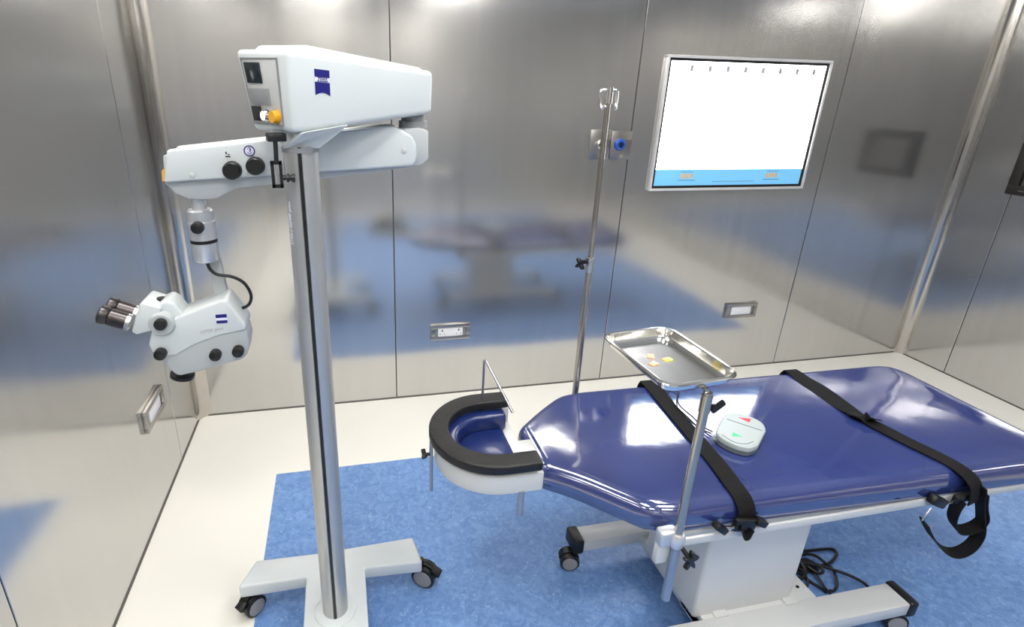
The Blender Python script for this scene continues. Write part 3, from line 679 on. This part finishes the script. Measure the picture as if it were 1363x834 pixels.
# ================================================================ instrument tray on its pole
PX, PY = .778, .902
tp = empty('tray_pole', (PX, PY, .37), 'short chrome pole clamped to the near table rail, carrying the tray', 'pole')
MB().cyl((PX, PY, .575), (PX, PY, .985), .0105, n=24).build('pole', 'pole_steel', tp)
MB().cyl((PX, PY, .935), (PX, PY, .978), .0125, n=24).build('top_sleeve', 'pole_steel', tp)
MB().cyl((PX + .002, PY, .365), (PX + .002, PY, .575), .0115, n=20).build('lower_tube', 'tube_grey', tp, 'dull blue-grey lower tube')
m = MB(); m.obox((PX + .034, PY, .944), (.6, 0, .45), (0, 1, 0), (-.45, 0, .6), .019, .005, .008, .004); m.cyl((PX + .010, PY, .950), (PX + .028, PY, .947), .004, n=10)
m.build('wing_knob', 'black', tp)
cl = MB().box(PX - .046, PX + .004, PY - .004, PY + .028, .545, .590, .008, 3).lathe((PX, PY, .545), (PX, PY, .583), [(0, .016), (.3, .0195), (.75, .0195), (1, .015)], 28).build('rail_clamp', 'satin', tp, 'pale rounded rail clamp')
MB().box(PX - .04, PX + .02, PY + .010, PY + .030, .478, .552, .004).build('rail_hook', 'white2', tp)
m = MB(); star_knob(m, (PX + .024, PY - .032, .524), (.25, -1, .15), .026, .012, 5); m.cyl((PX + .010, PY - .01, .545), (PX + .023, PY - .028, .526), .006, n=10); m.build('clamp_knob', 'black', tp)
m = MB()
m.tube([(PX, PY, .985), (PX, PY + .02, .988), (PX - .07, PY + .045, .988), (PX - .085, PY + .09, .988), (PX - .085, PY + .24, .988)], .003, n=8)
m.tube([(PX, PY, .985), (PX, PY + .02, .988), (PX + .04, PY + .045, .988), (PX + .05, PY + .09, .988), (PX + .05, PY + .24, .988)], .003, n=8)
m.build('tray_carrier', 'chrome', tp)

tr = [( .700, .892), (.862, .912), (.850, 1.182), (.646, 1.160)]
tr = [(.662, .888), (.866, .905), (.853, 1.186), (.643, 1.168)]
def rr(poly, rad, n=8): return rounded(poly, [rad] * 4, n)
m = MB(); base = rr(tr, .045)
lv = []
for dd, z in ((-.0015, 1.0135), (0, 1.0165), (.006, 1.0175), (.010, 1.015), (.0115, 1.004), (.0135, .997), (.022, .9935), (.03, .993)):
    lv.append([m.bm.verts.new((p.x, p.y, z)) for p in offset(base, dd)])
for dd, z in ((.03, .9918), (.0205, .9920), (.0115, .996), (.0095, 1.004), (.008, 1.0135), (.004, 1.015), (0, 1.0135)):
    lv.append([m.bm.verts.new((p.x, p.y, z)) for p in offset(base, dd)])
N = len(base)
for i in range(len(lv) - 1):
    if i == 7: continue
    for k in range(N): m.bm.faces.new([lv[i][k], lv[i][(k + 1) % N], lv[i + 1][(k + 1) % N], lv[i + 1][k]])
m.bm.faces.new(lv[7]); m.bm.faces.new(lv[8][::-1])
for k in range(N): m.bm.faces.new([lv[-1][k], lv[-1][(k + 1) % N], lv[0][(k + 1) % N], lv[0][k]])
m.build('instrument_tray', 'tray_steel', None, 'rounded polished steel instrument tray on top of the chrome pole', 'tray', origin=(.755, 1.04, .9918))
for (x, y, r, mt_, lab) in ((.720, 1.030, .4, 'orange', 'tiny orange packet in the tray, nearest the pole'), (.735, 1.068, 1.1, 'orange', 'tiny orange packet in the tray, beside the yellow one'), (.767, 1.045, .2, 'yellow_foil', 'tiny yellow packet in the steel tray')):
    m = MB(); m.obox((x, y, .9941), (math.cos(r), math.sin(r), 0), (-math.sin(r), math.cos(r), 0), (0, 0, 1), .011, .008, .0007, .0003); m.build('packet', mt_, None, lab, 'packet', origin=(x, y, .9935))

# ================================================================ height control pedal on the mattress
pp = [(1.168, 1.269), (1.196, 1.285), (1.223, 1.287), (1.250, 1.272), (1.270, 1.245), (1.276, 1.217), (1.261, 1.185), (1.174, 1.117), (1.139, 1.110), (1.112, 1.128), (1.092, 1.16), (1.089, 1.190), (1.106, 1.213)]
pp = [Vector(p) for p in pp][::-1]
ctr = Vector((1.183, 1.198)); pp = [ctr + (p - ctr) for p in pp]
if sum(pp[i - 1].x * pp[i].y - pp[i].x * pp[i - 1].y for i in range(len(pp))) < 0: pp = pp[::-1]
pp = rounded(pp, [.012] * len(pp), 4)
pdl = empty('foot_pedal', (ctr.x, ctr.y, .6025), 'pale grey two-button control pedal lying on the navy mattress', 'pedal')
def ringmesh(levels, m_, name, par, lab=None, poly=pp):
    m = MB(); L = [[m.bm.verts.new((p.x, p.y, z)) for p in offset(poly, dd)] for dd, z in levels]; n = len(poly)
    for a, b in zip(L, L[1:]):
        for i in range(n): m.bm.faces.new([a[i], a[(i + 1) % n], b[(i + 1) % n], b[i]])
    m.bm.faces.new(L[-1]); m.bm.faces.new(L[0][::-1]); return m.build(name, m_, par, lab)
ringmesh([(.004, .6028), (.002, .605), (.001, .626)], 'dark_side', 'pedal_base', pdl, 'dark grey underside')
tpz = .637
cv = ringmesh([(.0, .620), (-.001, .628), (.001, .634), (.006, .6365), (.010, tpz)], 'pale_grey', 'pedal_cover', pdl)
def strip(a, b, wd, z, name, m_, par):
    a, b = Vector(a), Vector(b); d = (b - a).normalized(); n_ = Vector((-d.y, d.x)) * wd / 2
    return MB().prism([(*(a - n_), z), (*(b - n_), z), (*(b + n_), z), (*(a + n_), z)], (0, 0, .0006)).build(name, m_, par)
strip((1.172, 1.254), (1.239, 1.178), .003, tpz, 'divider', 'dark_side', cv)
m = MB(); m.tube([(1.101, 1.182, tpz), (1.107, 1.153, tpz), (1.122, 1.134, tpz), (1.145, 1.128, tpz), (1.172, 1.135, tpz)], .0012, n=6); m.build('cover_groove', 'dark_side', cv)
MB().prism([(1.216, 1.254, tpz + .0002), (1.250, 1.240, tpz + .0002), (1.232, 1.224, tpz + .0002)], (0, 0, .0008)).build('arrow_mark', 'red', cv, 'red arrow mark')
MB().prism([(1.143, 1.187, tpz + .0002), (1.127, 1.172, tpz + .0002), (1.154, 1.160, tpz + .0002)], (0, 0, .0008)).build('arrow_mark', 'green', cv, 'green arrow mark')
MB().cyl((1.098, 1.186, .614), (1.083, 1.195, .614), .006, n=12).build('cable_gland', 'dark_side', pdl)
m = MB()
m.tube([(1.10, 1.225, .612), (1.085, 1.262, .6085), (1.080, 1.32, .6125), (1.082, 1.39, .6125), (1.100, 1.455, .6085), (1.112, 1.505, .607), (1.118, 1.56, .606), (1.12, 1.585, .58)], .0022, n=8)
m.build('pedal_cord', 'cable', pdl)
m = MB(); m.tube([(1.11, 1.232, .612), (1.100, 1.27, .6085), (1.098, 1.32, .612), (1.096, 1.385, .6122), (1.122, 1.44, .608), (1.148, 1.47, .607), (1.138, 1.50, .607), (1.112, 1.49, .607), (1.104, 1.51, .608), (1.10, 1.55, .6115), (1.12, 1.585, .578)], .0022, n=8)
m.build('pedal_cord', 'cable', pdl)

# ================================================================ drip pole on the far rail
IX, IY = .814, 1.602
iv = empty('drip_pole', (IX, IY, .49), 'tall thin steel drip pole behind the table with hooks at its top', 'pole')
MB().cyl((IX, IY, .47), (IX, IY, 1.055), .0115, n=20).build('outer_tube', 'pole_steel', iv)
MB().cyl((IX, IY, 1.05), (IX, IY, 1.612), .0085, n=20).build('inner_tube', 'pole_steel', iv)
ck = MB().lathe((IX, IY, 1.035), (IX, IY, 1.085), [(0, .0135), (.75, .0135), (.8, .017), (1, .017)], 24).build('height_clamp', 'silver', iv)
m = MB(); star_knob(m, (IX - .040, IY - .012, 1.070), (-1, -.35, .1), .023, .014, 4); m.cyl((IX - .012, IY, 1.070), (IX - .036, IY - .010, 1.070), .005, n=10); m.build('clamp_knob', 'black', iv)
m = MB(); m.cyl((IX, IY, 1.575), (IX, IY, 1.622), .012, n=18); m.build('hook_head', 'chrome', iv)
for sx in (-1, 1):
    m = MB(); m.tube([(IX, IY, 1.611), (IX + sx * .012, IY, 1.613), (IX + sx * .023, IY, 1.613), (IX + sx * .027, IY, 1.607), (IX + sx * .027, IY, 1.590), (IX + sx * .025, IY - .002, 1.570), (IX + sx * .021, IY - .010, 1.561), (IX + sx * .018, IY - .016, 1.570)], .0048, n=10)
    m.build('hook', 'chrome', iv)
MB().box(IX - .022, IX + .022, 1.574, IY + .014, .480, .528, .004).build('rail_clamp', 'black', iv)

# ================================================================ cables on the floor beside the pedestal
paths = [[(1.50, 1.22), (1.606, 1.246), (1.65, 1.243), (1.713, 1.239), (1.753, 1.232), (1.753, 1.213), (1.715, 1.19), (1.678, 1.178), (1.60, 1.173), (1.5, 1.17)],
 [(1.50, 1.24), (1.6, 1.228), (1.636, 1.224), (1.656, 1.207), (1.661, 1.176), (1.665, 1.15), (1.649, 1.118), (1.624, 1.089), (1.598, 1.075), (1.586, 1.082)],
 [(1.49, 1.21), (1.581, 1.197), (1.606, 1.182), (1.635, 1.156), (1.664, 1.13), (1.69, 1.107), (1.712, 1.081), (1.721, 1.063), (1.724, 1.02), (1.73, .96)],
 [(1.48, 1.19), (1.536, 1.165), (1.545, 1.143), (1.553, 1.117), (1.564, 1.098), (1.57, 1.075)],
 [(1.50, 1.20), (1.589, 1.175), (1.586, 1.145), (1.578, 1.112), (1.57, 1.085), (1.571, 1.057), (1.569, 1.02), (1.56, .97)],
 [(1.585, 1.201), (1.585, 1.17), (1.59, 1.139), (1.608, 1.136), (1.619, 1.154), (1.602, 1.172), (1.56, 1.187), (1.50, 1.16)],
 [(1.52, 1.215), (1.589, 1.211), (1.613, 1.209), (1.628, 1.193), (1.627, 1.173), (1.602, 1.157), (1.56, 1.17), (1.50, 1.19)],
 [(1.49, 1.23), (1.53, 1.20), (1.55, 1.16), (1.53, 1.12), (1.50, 1.10), (1.47, 1.13)],
 [(1.46, 1.25), (1.52, 1.23), (1.56, 1.20), (1.55, 1.15), (1.51, 1.13), (1.48, 1.16), (1.5, 1.2)]]
cb = empty('power_cable', (1.58, 1.17, 0), 'tangle of black cables on the floor behind the table base', 'cable')
for i, p in enumerate(paths):
    m = MB(); n = len(p)
    m.tube([(x, y, .0078 + .010 * (i % 3) * math.sin(PI * k / (n - 1)) ) for k, (x, y) in enumerate(p)], .0052, n=8, res=5); m.build('cable_strand', 'cable', cb)
